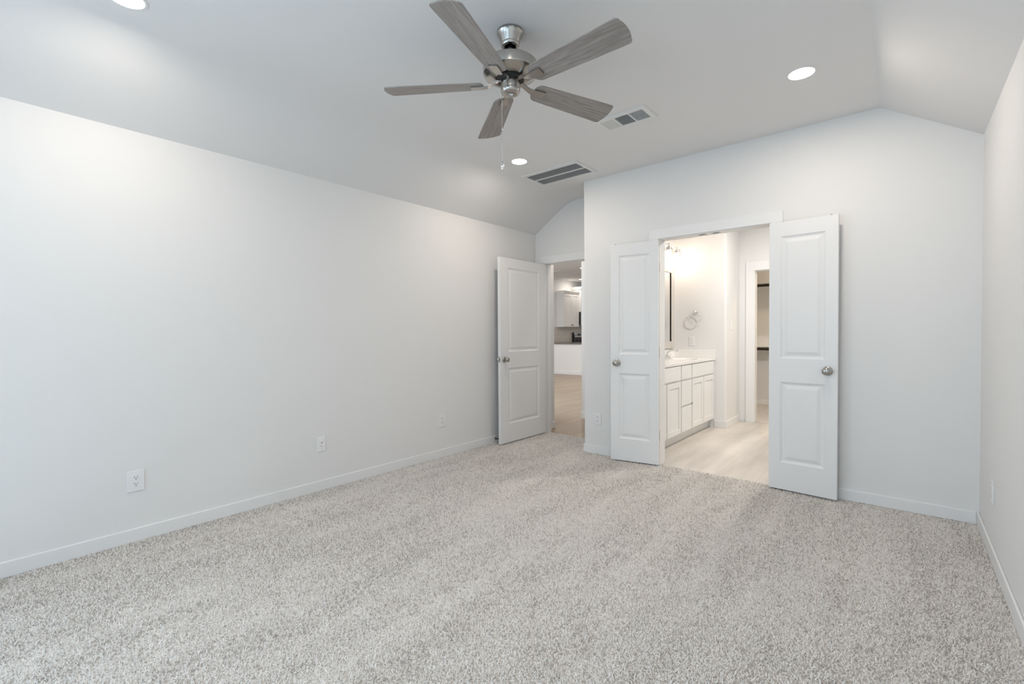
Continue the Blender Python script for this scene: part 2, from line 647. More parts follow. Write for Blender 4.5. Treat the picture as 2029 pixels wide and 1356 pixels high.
def base(name, x0, x1, y0, y1, label, mat=None, z0=0.0):
    bm = NB()
    box(bm, x0, x1, y0, y1, z0, BH)
    struct(name, bm, mat or M_trim, label, 'baseboard', 0.005)


base('baseboard_left', XL, XL + BT, YR, Y2, 'white baseboard along the left bedroom wall')
base('baseboard_right', XR - BT, XR, YR, Y1, 'white baseboard along the right bedroom wall')
bm = NB()
prism(bm, [(XA - BT, Y1 - BT), (-1.793, Y1 - BT), (-1.793, Y1), (XA, Y1), (XA, Y2), (XA - BT, Y2)], 2, 0, BH)
struct('baseboard_corner', bm, M_trim, 'white baseboard wrapping the corner beside the entry recess', 'baseboard', 0.003)
base('baseboard_back', -0.714, XR - BT, Y1 - BT, Y1, 'white baseboard right of the double door')

# jamb and casing of the double door (trim_1) and of the entry door (trim_2)
bm = NB()
box(bm, -1.715, -1.697, Y1 - 0.006, Y1 + 0.116, 0, 2.072)
box(bm, -0.808, -0.79, Y1 - 0.006, Y1 + 0.116, 0, 2.072)
box(bm, -1.715, -0.79, Y1 - 0.006, Y1 + 0.116, 2.072, 2.092)
t1 = struct('trim_1', bm, M_trim, 'white door frame around the double doorway to the bathroom', 'door frame', 0.002)
bm = NB()
box(bm, -1.793, -0.714, Y1 - 0.018, Y1, 2.076, 2.163)
obj('head_casing', bm, M_trim, t1, bevel=0.002)
for a, b in ((-1.793, -1.706), (-0.80, -0.714)):
    bm = NB()
    box(bm, a, b, Y1 - 0.018, Y1, 0, 2.076)
    obj('side_casing', bm, M_trim, t1, bevel=0.002)
for x in (-1.335, -1.225):
    bm = NB()
    box(bm, x - 0.032, x + 0.032, Y1 + 0.035, Y1 + 0.060, 2.0685, 2.0722)
    obj('strike_plate', bm, M_nickel, t1)['label'] = 'small nickel ball-catch plate under the head jamb'
    bm = NB()
    box(bm, x - 0.02, x + 0.02, Y1 + 0.040, Y1 + 0.055, 2.0678, 2.0686)
    obj('catch_hole', bm, M_slot, t1)['label'] = 'dark slot of the ball catch'

bm = NB()
box(bm, -3.363, -3.343, Y2 - 0.006, Y2 + 0.126, 0, 2.066)
box(bm, -2.525, -2.505, Y2 - 0.006, Y2 + 0.126, 0, 2.066)
box(bm, -3.363, -2.505, Y2 - 0.006, Y2 + 0.126, 2.066, 2.086)
box(bm, -3.343, -3.330, Y2 + 0.05, Y2 + 0.09, 0, 2.066)
t2 = struct('trim_2', bm, M_trim, 'white door frame around the entry doorway', 'door frame', 0.002)
bm = NB()
box(bm, XL + 0.002, XA - 0.002, Y2 - 0.018, Y2, 2.068, 2.157)
obj('head_casing', bm, M_trim, t2, bevel=0.002)
bm = NB()
box(bm, XL + 0.014, -3.352, Y2 - 0.018, Y2, 0, 2.068)
obj('side_casing', bm, M_trim, t2, bevel=0.002)


# ------------------------------------------------------------------ doors
def leaf_mesh(w, h, t, stile, panels, s):
    """moulded two-panel leaf: x 0..w from the hinge, z 0..h, thickness from y=0 to y=s*t"""
    bm = NB()
    xs = [0, stile, w - stile, w]
    zs = [0] + [z for p in panels for z in p] + [h]
    for side in (0, 1):
        y0 = 0.0 if side == 0 else s * t
        ins = s if side == 0 else -s
        for i in range(3):
            for k in range(len(zs) - 1):
                x0, x1, z0, z1 = xs[i], xs[i + 1], zs[k], zs[k + 1]
                if i == 1 and k % 2 == 1:
                    rings = []
                    for inset, dep in ((0, 0), (0.006, 0.0045), (0.016, 0.0085), (0.024, 0.0085), (0.048, 0.002), (0.053, 0.0015)):
                        y = y0 + ins * dep
                        rings.append([bm.verts.new(p) for p in ((x0 + inset, y, z0 + inset), (x1 - inset, y, z0 + inset),
                                                                (x1 - inset, y, z1 - inset), (x0 + inset, y, z1 - inset))])
                    for a, b in zip(rings, rings[1:]):
                        for e in range(4):
                            bm.faces.new((a[e], a[(e + 1) % 4], b[(e + 1) % 4], b[e]))
                    bm.faces.new(rings[-1])
                else:
                    bm.faces.new([bm.verts.new(p) for p in ((x0, y0, z0), (x1, y0, z0), (x1, y0, z1), (x0, y0, z1))])
    for k in range(len(zs) - 1):
        for x in (0, w):
            bm.faces.new([bm.verts.new(p) for p in ((x, 0, zs[k]), (x, s * t, zs[k]), (x, s * t, zs[k + 1]), (x, 0, zs[k + 1]))])
    for i in range(3):
        for z in (0, h):
            bm.faces.new([bm.verts.new(p) for p in ((xs[i], 0, z), (xs[i + 1], 0, z), (xs[i + 1], s * t, z), (xs[i], s * t, z))])
    bmesh.ops.remove_doubles(bm, verts=bm.verts, dist=1e-5)
    return bm


ROSE = [(0.0, 0.0), (0.033, 0.0), (0.033, 0.003), (0.030, 0.008), (0.022, 0.011), (0.013, 0.013)]
KNOB = [(0.0, 0.012), (0.012, 0.012), (0.0115, 0.024), (0.016, 0.030), (0.0235, 0.037), (0.0275, 0.046), (0.027, 0.055), (0.022, 0.062), (0.012, 0.066), (0.0, 0.067)]


def knob_set(parent, x, z, y, n):
    """a knob on the face whose outward normal is n*y"""
    m = Matrix.Translation((x, y, z)) @ Matrix.Rotation(-n * PI / 2, 4, 'X')
    bm = NB()
    lathe(bm, KNOB, 28, m)
    k = obj('knob', bm, M_nickel, parent, smooth=50)
    bm = NB()
    lathe(bm, ROSE, 28, m)
    obj('rose', bm, M_nickel, k, smooth=50)
    bm = NB()
    lathe(bm, [(0.0, 0.0672), (0.004, 0.0672), (0.004, 0.066), (0.0, 0.066)], 12, m)
    obj('privacy_hole', bm, M_slot, k)
    return k


def door(name, label, hinge, ang, w, h, stile, s, z0, mat=M_door, knobs=(1, 1), latch=False, ball=False):
    t = 0.035
    d = thing(name, label, 'door', (hinge[0], hinge[1], z0), ang, kind='structure')
    pn = ((0.225 - z0, 0.842 - z0), (1.022 - z0, 1.948 - z0))
    obj('leaf', leaf_mesh(w, h, t, stile, pn, s), mat, d)
    kx = w - 0.06
    if knobs[0]:
        knob_set(d, kx, 0.94 - z0, 0.0, -s)
    if knobs[1]:
        knob_set(d, kx, 0.94 - z0, s * t, s)
    for z in (0.26, 1.02, 1.80):
        bm = NB()
        lathe(bm, [(0.0, -0.045), (0.0042, -0.045), (0.0042, 0.045), (0.003, 0.048), (0.0, 0.048)], 12, Matrix.Translation((0.0, s * 0.038, z)))
        obj('hinge', bm, M_nickel, d, smooth=True)
    if latch:
        bm = NB()
        box(bm, w - 0.0005, w + 0.0015, min(s * 0.006, s * 0.029), max(s * 0.006, s * 0.029), 0.912 - z0, 0.968 - z0)
        l_ = obj('latch_plate', bm, M_nickel, d, bevel=0.0006)
        bm = NB()
        box(bm, w + 0.0014, w + 0.011, min(s * 0.012, s * 0.023), max(s * 0.012, s * 0.023), 0.930 - z0, 0.950 - z0)
        obj('latch_bolt', bm, M_nickel, l_, bevel=0.002)
    if ball:
        bm = NB()
        lathe(bm, [(0.0, 0.0), (0.010, 0.0), (0.010, 0.002), (0.006, 0.002), (0.005, 0.006), (0.0, 0.008)], 14, Matrix.Translation((w - 0.045, s * t / 2, h)))
        obj('ball_catch', bm, M_bronze, d, smooth=True)['label'] = 'small dark ball catch on the top edge'
    return d


H = 2.038
door('door_1', 'open white two-panel entry door folded back against the long left wall', (-3.317, 4.545), math.radians(-90.6), 0.812, H, 0.130, -1, 0.018, latch=True)
door('door_2', 'narrow white double-door leaf, left of the bathroom doorway, swung back to the wall', (-1.692, 4.050), math.radians(190.3), 0.444, H, 0.078, -1, 0.018, knobs=(1, 0), ball=True)
door('door_3', 'narrow white double-door leaf, right of the bathroom doorway, swung back to the wall', (-0.793, 4.024), math.radians(-3.9), 0.440, H, 0.076, 1, 0.018, knobs=(1, 0), ball=True)

# spring door stop on the left baseboard
d = thing('door_stop', 'small dark door stop on the left baseboard beside the open entry door', 'door stop', (XL + BT, 3.80, 0.052))
bm = NB()
lathe(bm, [(0.0, 0.0), (0.012, 0.0), (0.012, 0.004), (0.006, 0.007)], 14, Matrix.Rotation(PI / 2, 4, 'Y'))
obj('mount', bm, M_nickel, d, smooth=True)
bm = NB()
tube(bm, [(0.006 + 0.0011 * i, 0.005 * math.cos(i * 0.9), 0.005 * math.sin(i * 0.9)) for i in range(50)], 0.0016, 6)
obj('spring', bm, M_bronze, d, smooth=True)
bm = NB()
lathe(bm, [(0.0, 0.058), (0.008, 0.058), (0.008, 0.07), (0.006, 0.074), (0.0, 0.075)], 14, Matrix.Rotation(PI / 2, 4, 'Y'))
obj('rubber_tip', bm, M_rubber, d, smooth=True)


# ------------------------------------------------------------------ wall plates (local: plate in xz, facing -y)
def plate(name, label, cat, loc, rotz, w, h, kind, group=None):
    d = thing(name, label, cat, loc, rotz, group)
    bm = NB()
    box(bm, -w / 2, w / 2, -0.006, 0, -h / 2, h / 2)
    obj('cover_plate', bm, M_plate, d, bevel=0.0025)
    if kind == 'duplex':
        for s in (1, -1):
            bm = NB()
            pr = []
            for i in range(24):
                a = 2 * PI * i / 24
                pr.append((0.0165 * math.cos(a), max(-0.0125, min(0.0125, 0.0165 * math.sin(a))) + s * 0.0195))
            prism(bm, pr, 1, -0.0085, -0.004)
            r = obj('receptacle', bm, M_plate, d)
            bm = NB()
            for x, hh in ((-0.0065, 0.009), (0.0065, 0.0075)):
                box(bm, x - 0.0012, x + 0.0012, -0.0088, -0.008, s * 0.0195 + 0.001, s * 0.0195 + 0.001 + hh)
            lathe(bm, [(0.0, -0.0004), (0.0028, -0.0004), (0.0028, 0.0004), (0.0, 0.0004)], 12, Matrix.Translation((0, -0.0084, s * 0.0195 - 0.006)) @ Matrix.Rotation(PI / 2, 4, 'X'))
            obj('slots', bm, M_slot, r)
        bm = NB()
        lathe(bm, [(0.0, 0.0), (0.003, 0.0), (0.002, 0.0012), (0.0, 0.0015)], 12, Matrix.Translation((0, -0.006, 0)) @ Matrix.Rotation(PI / 2, 4, 'X'))
        obj('screw', bm, M_plate, d)
    elif kind == 'switch':
        bm = NB()
        box(bm, -0.016, 0.016, -0.008, -0.004, -0.033, 0.033)
        r = obj('rocker', bm, M_plate, d, bevel=0.001)
    elif kind == 'data':
        bm = NB()
        box(bm, -0.017, 0.017, -0.0075, -0.004, -0.034, 0.034)
        obj('insert', bm, M_plate, d, bevel=0.001)
        bm = NB()
        lathe(bm, [(0.0, 0.0), (0.0034, 0.0), (0.0034, 0.005), (0.0, 0.005)], 14, Matrix.Translation((0, -0.007, 0.012)) @ Matrix.Rotation(PI / 2, 4, 'X'))
        obj('coax_jack', bm, M_bronze, d, smooth=True)
        bm = NB()
        box(bm, -0.0055, 0.0055, -0.0079, -0.007, -0.019, -0.0145)
        obj('data_port', bm, M_steel, d)
    return d


RL = PI / 2      # faces +x
G = 'power outlets on the bedroom walls'
plate('wall_outlet', 'large white outlet plate on the left wall, nearest the viewer', 'outlet', (XL, 0.636, 0.364), RL, 0.082, 0.123, 'duplex', G)
plate('cable_plate', 'white cable plate with two dark jacks, middle of the left wall', 'wall plate', (XL, 1.785, 0.367), RL, 0.070, 0.114, 'data')
plate('wall_outlet', 'white outlet low on the left wall, closest to the entry door', 'outlet', (XL, 3.028, 0.366), RL, 0.080, 0.124, 'duplex', G)
plate('wall_outlet', 'white outlet on the short wall between the entry recess and the double door', 'outlet', (-2.345, Y1, 0.359), 0, 0.084, 0.113, 'duplex', G)
plate('wall_outlet', 'white outlet on the right wall, seen edge-on near the corner', 'outlet', (XR, 3.53, 0.36), -PI / 2, 0.070, 0.124, 'duplex', G)

# ------------------------------------------------------------------ ceiling fan
fan = thing('ceiling_fan', 'brushed nickel ceiling fan with five grey wood blades', 'ceiling fan', (-1.545, 1.826, ZF), 0)
bm = NB()
lathe(bm, [(0.0, 0.0), (0.067, 0.0), (0.0675, -0.010), (0.064, -0.014), (0.058, -0.030), (0.050, -0.048), (0.047, -0.056), (0.046, -0.058), (0.048, -0.060),
           (0.047, -0.068), (0.043, -0.074), (0.031, -0.0765), (0.0295, -0.072), (0.0295, -0.040), (0.0, -0.040)], 48)
obj('canopy', bm, M_nickel, fan, smooth=35)
bm = NB()
lathe(bm, [(0.0, -0.042), (0.029, -0.042), (0.029, -0.071), (0.0275, -0.071), (0.0275, -0.044), (0.0, -0.044)], 24)
obj('canopy_hole_shade', bm, M_darkm, fan, smooth=True)  # dark cup that paints the shade inside the canopy hole
bm = NB()
lathe(bm, [(0.0, -0.045), (0.0125, -0.045), (0.0125, -0.158), (0.0, -0.158)], 20)
obj('downrod', bm, M_nickel, fan, smooth=True)
bm = NB()
lathe(bm, [(0.0, -0.145), (0.024, -0.145), (0.026, -0.155), (0.060, -0.158), (0.128, -0.1625), (0.135, -0.164), (0.139, -0.168), (0.139, -0.212), (0.1375, -0.216),
           (0.134, -0.218), (0.126, -0.224), (0.100, -0.233), (0.082, -0.237), (0.072, -0.238), (0.0, -0.238)], 64)
obj('motor_housing', bm, M_nickel, fan, smooth=30)
bm = NB()
lathe(bm, [(0.0, -0.2375), (0.070, -0.2375), (0.070, -0.246), (0.058, -0.249), (0.0, -0.249)], 40)
obj('flywheel', bm, M_darkm, fan, smooth=30)
bm = NB()
lathe(bm, [(0.0, -0.246), (0.048, -0.246), (0.050, -0.250), (0.050, -0.288), (0.0495, -0.290), (0.0495, -0.292), (0.050, -0.294), (0.049, -0.303), (0.044, -0.312), (0.034, -0.317),
           (0.010, -0.318), (0.009, -0.320), (0.0, -0.320)], 48)
obj('switch_housing', bm, M_nickel, fan, smooth=35)
bm = NB()
box(bm, -0.007, 0.007, -0.004, 0.004, -0.3225, -0.3195)
sw = obj('reverse_switch', bm, M_plate, fan)
sw.location = (0.012, -0.004, 0)


def blade_mesh():
    L0, L1 = 0.138, 0.657
    w0, w1, rt_, r0, bulge = 0.058, 0.0755, 0.020, 0.042, 0.011
    tip = []
    for a in range(0, 91, 10):
        t_ = math.radians(a)
        tip.append((L1 - bulge - rt_ + rt_ * math.sin(t_), w1 - rt_ + rt_ * math.cos(t_)))
    for i in range(1, 9):
        y = (w1 - rt_) * (1 - i / 8)
        tip.append((L1 - bulge * (y / (w1 - rt_)) ** 2, y))
    root = []
    for a in range(0, 91, 10):
        t_ = math.radians(a)
        root.append((L0 + r0 - r0 * math.cos(t_), w0 - r0 + r0 * math.sin(t_)))
    upper = root + tip
    pts = upper + [(x, -y) for x, y in upper[::-1] if y > 1e-6]
    bm = NB()
    prism(bm, pts, 2, -0.003, 0.003)
    return bm


def iron_mesh():
    bm = NB()
    path = [(0.048, 0.008, 0.013), (0.066, 0.007, 0.0125), (0.082, 0.001, 0.0115), (0.102, -0.011, 0.012), (0.122, -0.0185, 0.015), (0.142, -0.0195, 0.020), (0.160, -0.0195, 0.0225), (0.203, -0.0195, 0.0225)]
    # in blade frame the plate lies just under the blade
    A = []
    for x, z, w in path:
        A.append([bm.verts.new((x, -w, z + 0.0035)), bm.verts.new((x, w, z + 0.0035)), bm.verts.new((x, w, z - 0.0035)), bm.verts.new((x, -w, z - 0.0035))])
    for a, b in zip(A, A[1:]):
        for e in range(4):
            bm.faces.new((a[e], a[(e + 1) % 4], b[(e + 1) % 4], b[e]))
    bm.faces.new(A[0])
    bm.faces.new(A[-1])
    return bm


bmesh_blade = None
PITCH = math.radians(-13)
b0 = obj('blade', blade_mesh(), M_blade, fan, bevel=0.0012, seg=1)
i0 = obj('blade_iron', iron_mesh(), M_nickel, fan, smooth=50, bevel=0.0015)
for k in range(5):
    az = math.radians(91.0 - 72 * k)          # clockwise from +y
    rz = PI / 2 - az
    b_, i_ = (b0, i0) if k == 0 else (b0.copy(), i0.copy())
    if k:
        C.objects.link(b_)
        C.objects.link(i_)
    R_ = Matrix.Rotation(rz, 4, 'Z')
    P_ = Matrix.Rotation(PITCH, 4, 'X')
    b_.matrix_local = Matrix.Translation((0, 0, -0.266)) @ R_ @ P_
    i_.matrix_local = Matrix.Translation((0, 0, -0.2535)) @ R_ @ P_
    b_['label'] = 'grey wood-grain fan blade'
chain = NB()
cp = Vector((-0.036, -0.026, 0))
lathe(chain, [(0.0, -0.285), (0.0016, -0.285), (0.0016, -0.650), (0.0, -0.650)], 8, Matrix.Translation(cp))
for z in (-0.49, -0.655):
    bmesh.ops.create_uvsphere(chain, u_segments=10, v_segments=8, radius=0.0035, matrix=Matrix.Translation((cp.x, cp.y, z)))
ch = obj('pull_chain', chain, M_chrome, fan, smooth=True)
bm = NB()
lathe(bm, [(0.0, -0.652), (0.003, -0.654), (0.0055, -0.662), (0.0078, -0.678), (0.0080, -0.688), (0.006, -0.696), (0.0, -0.699)], 16, Matrix.Translation(cp))
obj('pull_fob', bm, M_chrome, ch, smooth=True)

# ------------------------------------------------------------------ recessed lights
rl = thing('recessed_light', 'round recessed ceiling light over the double door, right of the fan', 'recessed light', (-0.475, 3.247, ZF), 0, 'recessed lights in the bedroom ceiling')
bm = NB()
lathe(bm, [(0.066, -0.001), (0.068, -0.004), (0.078, -0.004), (0.081, -0.001), (0.081, 0.0), (0.066, 0.0), (0.066, -0.001)], 48)
obj('trim_ring', bm, M_grille, rl, smooth=30)
bm = NB()
lathe(bm, [(0.0, -0.0022), (0.0655, -0.0022), (0.0655, -0.0002), (0.0, -0.0002)], 48)
obj('lens', bm, M_lens, rl)
LS = [((-0.475, 3.247), None), ((-2.637, 3.232), 'round recessed ceiling light between the fan and the entry door, beside the long return grille'),
      ((-2.712, 0.500), 'round recessed ceiling light cut off by the top edge of the picture, upper left')]
for (x, y), lb in LS:
    if lb:
        dup(rl, (x, y, ZF), lb)
    lamp('recessed_lamp', 'AREA', (x, y, ZF - 0.012), 8.2, SOFT, (0, 0, 0), 0.13, shape='DISK')
# fourth can of the same room, behind the viewer's field
dup(rl, (-0.475, 0.500, ZF), 'round recessed ceiling light above the viewer, out of the picture')
lamp('recessed_lamp', 'AREA', (-0.475, 0.500, ZF - 0.012), 8.2, SOFT, (0, 0, 0), 0.13, shape='DISK')


# ------------------------------------------------------------------ ceiling vents
def slats(bm, x0, x1, y0, y1, n, along, tilt, wid, z=-0.004, th=0.0012):
    for i in range(n):
        f = (i + 0.5) / n
        if along == 'x':
            m = Matrix.Translation(((x0 + x1) / 2, y0 + (y1 - y0) * f, z)) @ Matrix.Rotation(tilt, 4, 'X')
            obox(bm, m, x1 - x0, wid, th)
        else:
            m = Matrix.Translation((x0 + (x1 - x0) * f, (y0 + y1) / 2, z)) @ Matrix.Rotation(tilt, 4, 'Y')
            obox(bm, m, wid, y1 - y0, th)


def frame_plate(bm, x0, x1, y0, y1, holes, z0, z1):
    xs = sorted({x0, x1, *[h[0] for h in holes], *[h[1] for h in holes]})
    ys = sorted({y0, y1, *[h[2] for h in holes], *[h[3] for h in holes]})
    for a, b in zip(xs, xs[1:]):
        for c, d in zip(ys, ys[1:]):
            mx, my = (a + b) / 2, (c + d) / 2
            if any(h[0] < mx < h[1] and h[2] < my < h[3] for h in holes):
                continue
            box(bm, a, b, c, d, z0, z1)


vx, vy = -1.542, 3.100
v = thing('supply_vent', 'white three-panel air supply vent in the ceiling beside the fan blade', 'air vent', (vx, vy, ZF))
hs = [(-0.160, -0.060, -0.074, 0.074), (-0.050, 0.052, -0.074, 0.074), (0.062, 0.162, -0.074, 0.074)]
bm = NB()
frame_plate(bm, -0.196, 0.196, -0.112, 0.112, hs, -0.008, 0.0)
obj('frame', bm, M_grille, v)
for i, hh in enumerate(hs):
    bm = NB()
    box(bm, hh[0], hh[1], hh[2], hh[3], -0.0012, -0.0002)
    lo = obj('duct_shade_sheet', bm, M_shade, v)  # flat dark sheet in place of the duct's shade
    lo['label'] = 'dark sheet painting the duct shade behind the louvres'
    bm = NB()
    if i == 0:
        slats(bm, *hh, 9, 'y', math.radians(-28), 0.0072, -0.0055)
    elif i == 1:
        slats(bm, *hh, 11, 'x', math.radians(42), 0.0105, -0.0055)
    else:
        slats(bm, *hh, 9, 'y', math.radians(75), 0.0085, -0.0055, 0.001)
        slats(bm, *hh, 8, 'x', math.radians(-80), 0.003, -0.0088, 0.0009)
    obj('louver_panel', bm, M_grille, v)

gx, gy = -2.5545, 3.735
g = thing('return_grille', 'long white return air grille with two dark slatted strips, above the entry recess', 'air vent', (gx, gy, ZF))
hs = [(-0.287, 0.287, -0.147, -0.006), (-0.287, 0.287, 0.012, 0.150)]
bm = NB()
frame_plate(bm, -0.318, 0.318, -0.188, 0.186, hs, -0.009, 0.0)
obj('frame', bm, M_grille, g)
for hh in hs:
    bm = NB()
    box(bm, hh[0], hh[1], hh[2], hh[3], -0.0012, -0.0002)
    obj('duct_shade_sheet', bm, M_shade, g)['label'] = 'dark sheet painting the duct shade behind the slats'
    bm = NB()
    slats(bm, *hh, 11, 'x', math.radians(30), 0.0110, -0.0055)
    obj('louver_panel', bm, M_grille, g)

# ================================================================== BATHROOM AND CLOSET BEYOND THE DOUBLE DOOR
bm = NB()
prism(bm, [(-1.715, Y1 + 0.022), (-0.79, Y1 + 0.022), (-0.79, Y1 + 0.11), (1.0, Y1 + 0.11), (1.0, YC), (-0.72, YC), (-0.72, YC + 0.06), (-1.525, YC + 0.06), (-1.525, YC),
           (-1.73, YC), (-1.73, YE), (XB, YE), (XB, Y1 + 0.11), (-1.715, Y1 + 0.11)], 2, -0.1, -0.004)
struct('floor_bathroom', bm, M_tile, 'beige plank tile floor of the bathroom', 'floor')
bm = NB()
box(bm, XB, 1.0, Y1 + 0.11, YC, ZF, ZF + 0.15)
struct('ceiling_bathroom', bm, M_ceil, 'white bathroom ceiling', 'ceiling')
# end wall with a rounded outside corner
bm = NB()
cr_ = 0.02
pl = [(XB, YE), (-1.72 - cr_, YE)]
for i in range(1, 7):
    a = -PI / 2 + i * PI / 12
    pl.append((-1.72 - cr_ + cr_ * math.cos(a), YE + cr_ + cr_ * math.sin(a)))
pl += [(-1.72, YC), (XB, YC)]
prism(bm, pl, 2, -0.004, ZF)
struct('wall_bathroom', bm, M_wall, 'white bathroom wall with the towel ring, ending in a rounded corner', 'wall', smooth=30)
bm = NB()
prism(bm, [(XB, 0), (-1.545, 0), (-1.545, 2.06), (-0.70, 2.06), (-0.70, 0), (1.0, 0), (1.0, ZF), (XB, ZF)], 1, YC, YC + 0.11)
struct('wall_closet', bm, M_wall, 'white bathroom wall with the closet doorway', 'wall')
bm = NB()
box(bm, 1.0, 1.12, Y1 + 0.11, YK + 0.12, 0, ZF + 0.15)
struct('wall_bathroom_right', bm, M_wall, 'white bathroom wall hidden behind the right door leaf', 'wall')
bm = NB()
prism(bm, [(-1.86, YE - BT), (-1.72 + BT, YE - BT), (-1.72 + BT, YC), (-1.72, YC), (-1.72, YE), (-1.86, YE)], 2, -0.004, 0.086)
struct('baseboard_bathroom', bm, M_trim, 'white baseboard around the rounded bathroom corner', 'baseboard', 0.003)
bm = NB()
box(bm, -1.545, -1.527, YC - 0.006, YC + 0.116, -0.004, 2.042)
box(bm, -0.718, -0.70, YC - 0.006, YC + 0.116, -0.004, 2.042)
box(bm, -1.545, -0.70, YC - 0.006, YC + 0.116, 2.042, 2.06)
t3 = struct('trim_3', bm, M_trim, 'white door frame of the closet', 'door frame', 0.002)
bm = NB()
box(bm, -1.638, -0.61, YC - 0.018, YC, 2.05, 2.165)
obj('head_casing', bm, M_trim, t3, bevel=0.002)
for a, b in ((-1.638, -1.536), (-0.71, -0.61)):
    bm = NB()
    box(bm, a, b, YC - 0.018, YC, -0.004, 2.05)
    obj('side_casing', bm, M_trim, t3, bevel=0.002)
# closet
bm = NB()
box(bm, -2.4, 1.0, YC + 0.06, YK, -0.1, 0.0)
M_carpet2 = M_carpet
struct('floor_closet', bm, M_carpet2, 'carpet with painted gap shade on the closet floor', 'carpet')
bm = NB()
box(bm, -2.52, 1.12, YK, YK + 0.12, 0, ZF + 0.15)
struct('wall_closet_back', bm, M_wall, 'back wall of the closet behind the hanging rods', 'wall')
bm = NB()
box(bm, -2.52, -2.4, YE + 0.12, YK, 0, ZF + 0.15)
struct('wall_closet_left', bm, M_wall, 'left side wall of the closet', 'wall')
bm = NB()
box(bm, -2.4, 1.0, YC, YK, ZF, ZF + 0.15)
struct('ceiling_closet', bm, M_ceil, 'white closet ceiling', 'ceiling')
base('baseboard_closet', -2.4, 1.0, YK - BT, YK, 'white baseboard on the closet back wall')
zs = ((2.022, 'upper'), (0.995, 'lower'))
for n_, (z, nm) in enumerate(zs):
    s = thing('closet_shelf', 'white %s closet shelf board on the closet back wall' % nm, 'shelf', (-0.7, YK, z), 0, 'closet shelves')
    bm = NB()
    box(bm, -1.7, 1.7, -0.30, 0, -0.019, 0)
    obj('board', bm, M_trim, s, bevel=0.002)
    bm = NB()
    box(bm, -2.4, 1.0, YK - 0.019, YK, z - 0.108, z - 0.0192)
    struct('trim_%d' % (4 + n_), bm, M_trim, 'white wall cleat under the %s closet shelf' % nm, 'trim', 0.002)
    q = thing('hanging_rod', 'dark bronze clothes rod under the %s closet shelf' % nm, 'clothes rod', (-0.7, YK - 0.275, z - 0.052), 0, 'closet rods')
    bm = NB()
    lathe(bm, [(0.0, -1.7), (0.021, -1.7), (0.021, 1.7), (0.0, 1.7)], 20, Matrix.Rotation(PI / 2, 4, 'Y'))
    obj('rod', bm, M_bronze, q, smooth=True)
    for x in (-0.55, 0.6):
        bm = NB()
        box(bm, x - 0.012, x + 0.012, -0.03, 0.254, 0.026, 0.032)
        box(bm, x - 0.012, x + 0.012, 0.248, 0.254, -0.2, 0.03)
        tube(bm, [(x, 0.0, -0.024), (x, 0.246, -0.19)], 0.006, 8)
        obj('bracket', bm, M_trim, q)
lamp('closet_lamp', 'AREA', (-0.4, 7.7, ZF - 0.02), 20, (1.0, 0.81, 0.58), (0, 0, 0), 0.25, shape='DISK')

# vanity cabinet
VX = -1.872                     # face frame plane
van = thing('vanity_cabinet', 'white bathroom vanity cabinet with shaker doors and a stack of drawers', 'cabinet', (XB, 4.23, 0))


def LV(bm):
    bmesh.ops.translate(bm, verts=bm.verts, vec=(-XB, -4.23, 0))
    return bm


bm = NB()
box(bm, VX - 0.02, VX, 4.225, YE - 0.001, 0.10, 0.8646)
box(bm, XB + 0.001, VX - 0.02, 4.225, 4.243, 0.10, 0.8646)
box(bm, XB + 0.001, VX - 0.02, YE - 0.019, YE - 0.001, 0.10, 0.8646)
box(bm, XB + 0.001, VX - 0.02, 4.243, YE - 0.019, 0.10, 0.118)
box(bm, XB + 0.001, XB + 0.007, 4.243, YE - 0.019, 0.118, 0.8646)
obj('body', LV(bm), M_cab, van)
bm = NB()
box(bm, XB + 0.02, VX - 0.055, 4.23, YE - 0.003, -0.003, 0.10)
obj('toe_kick', LV(bm), M_cab, van)


def front(name, y0, y1, z0, z1, shaker):
    bm = NB()
    t = 0.019
    x0 = VX + 0.0005
    if shaker:
        s = 0.055
        for q in ((y0, y0 + s, z0, z1), (y1 - s, y1, z0, z1), (y0 + s, y1 - s, z0, z0 + s), (y0 + s, y1 - s, z1 - s, z1)):
            box(bm, x0, x0 + t, q[0], q[1], q[2], q[3])
        box(bm, x0, x0 + 0.010, y0 + s, y1 - s, z0 + s, z1 - s)
    else:
        box(bm, x0, x0 + t, y0, y1, z0, z1)
    return obj(name, LV(bm), M_cab, van, bevel=0.0015)


for y0, y1 in ((4.25, 4.638), (4.662, 5.046), (5.408, 5.796), (5.812, 6.205)):
    front('cabinet_door', y0, y1, 0.118, 0.680, True)
front('false_front', 4.25, 5.046, 0.702, 0.856, False)
front('false_front', 5.408, 6.205, 0.702, 0.856, False)
for z0, z1 in ((0.702, 0.856), (0.412, 0.680), (0.118, 0.392)):
    dr = front('drawer', 5.072, 5.382, z0, z1, False)
bm = NB()
box(bm, VX + 0.019, VX + 0.0225, 5.388, 5.398, 0.392, 0.418)
obj('catch', LV(bm), M_slot, van)['label'] = 'tiny dark catch beside the drawer edge'

# countertop with moulded basin
def ring_pts(cx, cy, rx, ry, n, z):
    return [(cx + rx * math.cos(2 * PI * i / n), cy + ry * math.sin(2 * PI * i / n), z) for i in range(n)]


ct = thing('vanity_countertop', 'glossy white vanity countertop with moulded oval basin', 'countertop', (XB, 4.23, 0.865))
bm = NB()
X0, X1, YA, YB = 0.001, 0.541, -0.005, YE - 4.23 - 0.001
n = 48
sy, sx = 5.79 - 4.23, 0.295
rings = [(0.165, 0.215, 0.025), (0.158, 0.207, 0.020), (0.140, 0.185, -0.04), (0.09, 0.12, -0.095), (0.02, 0.025, -0.105)]
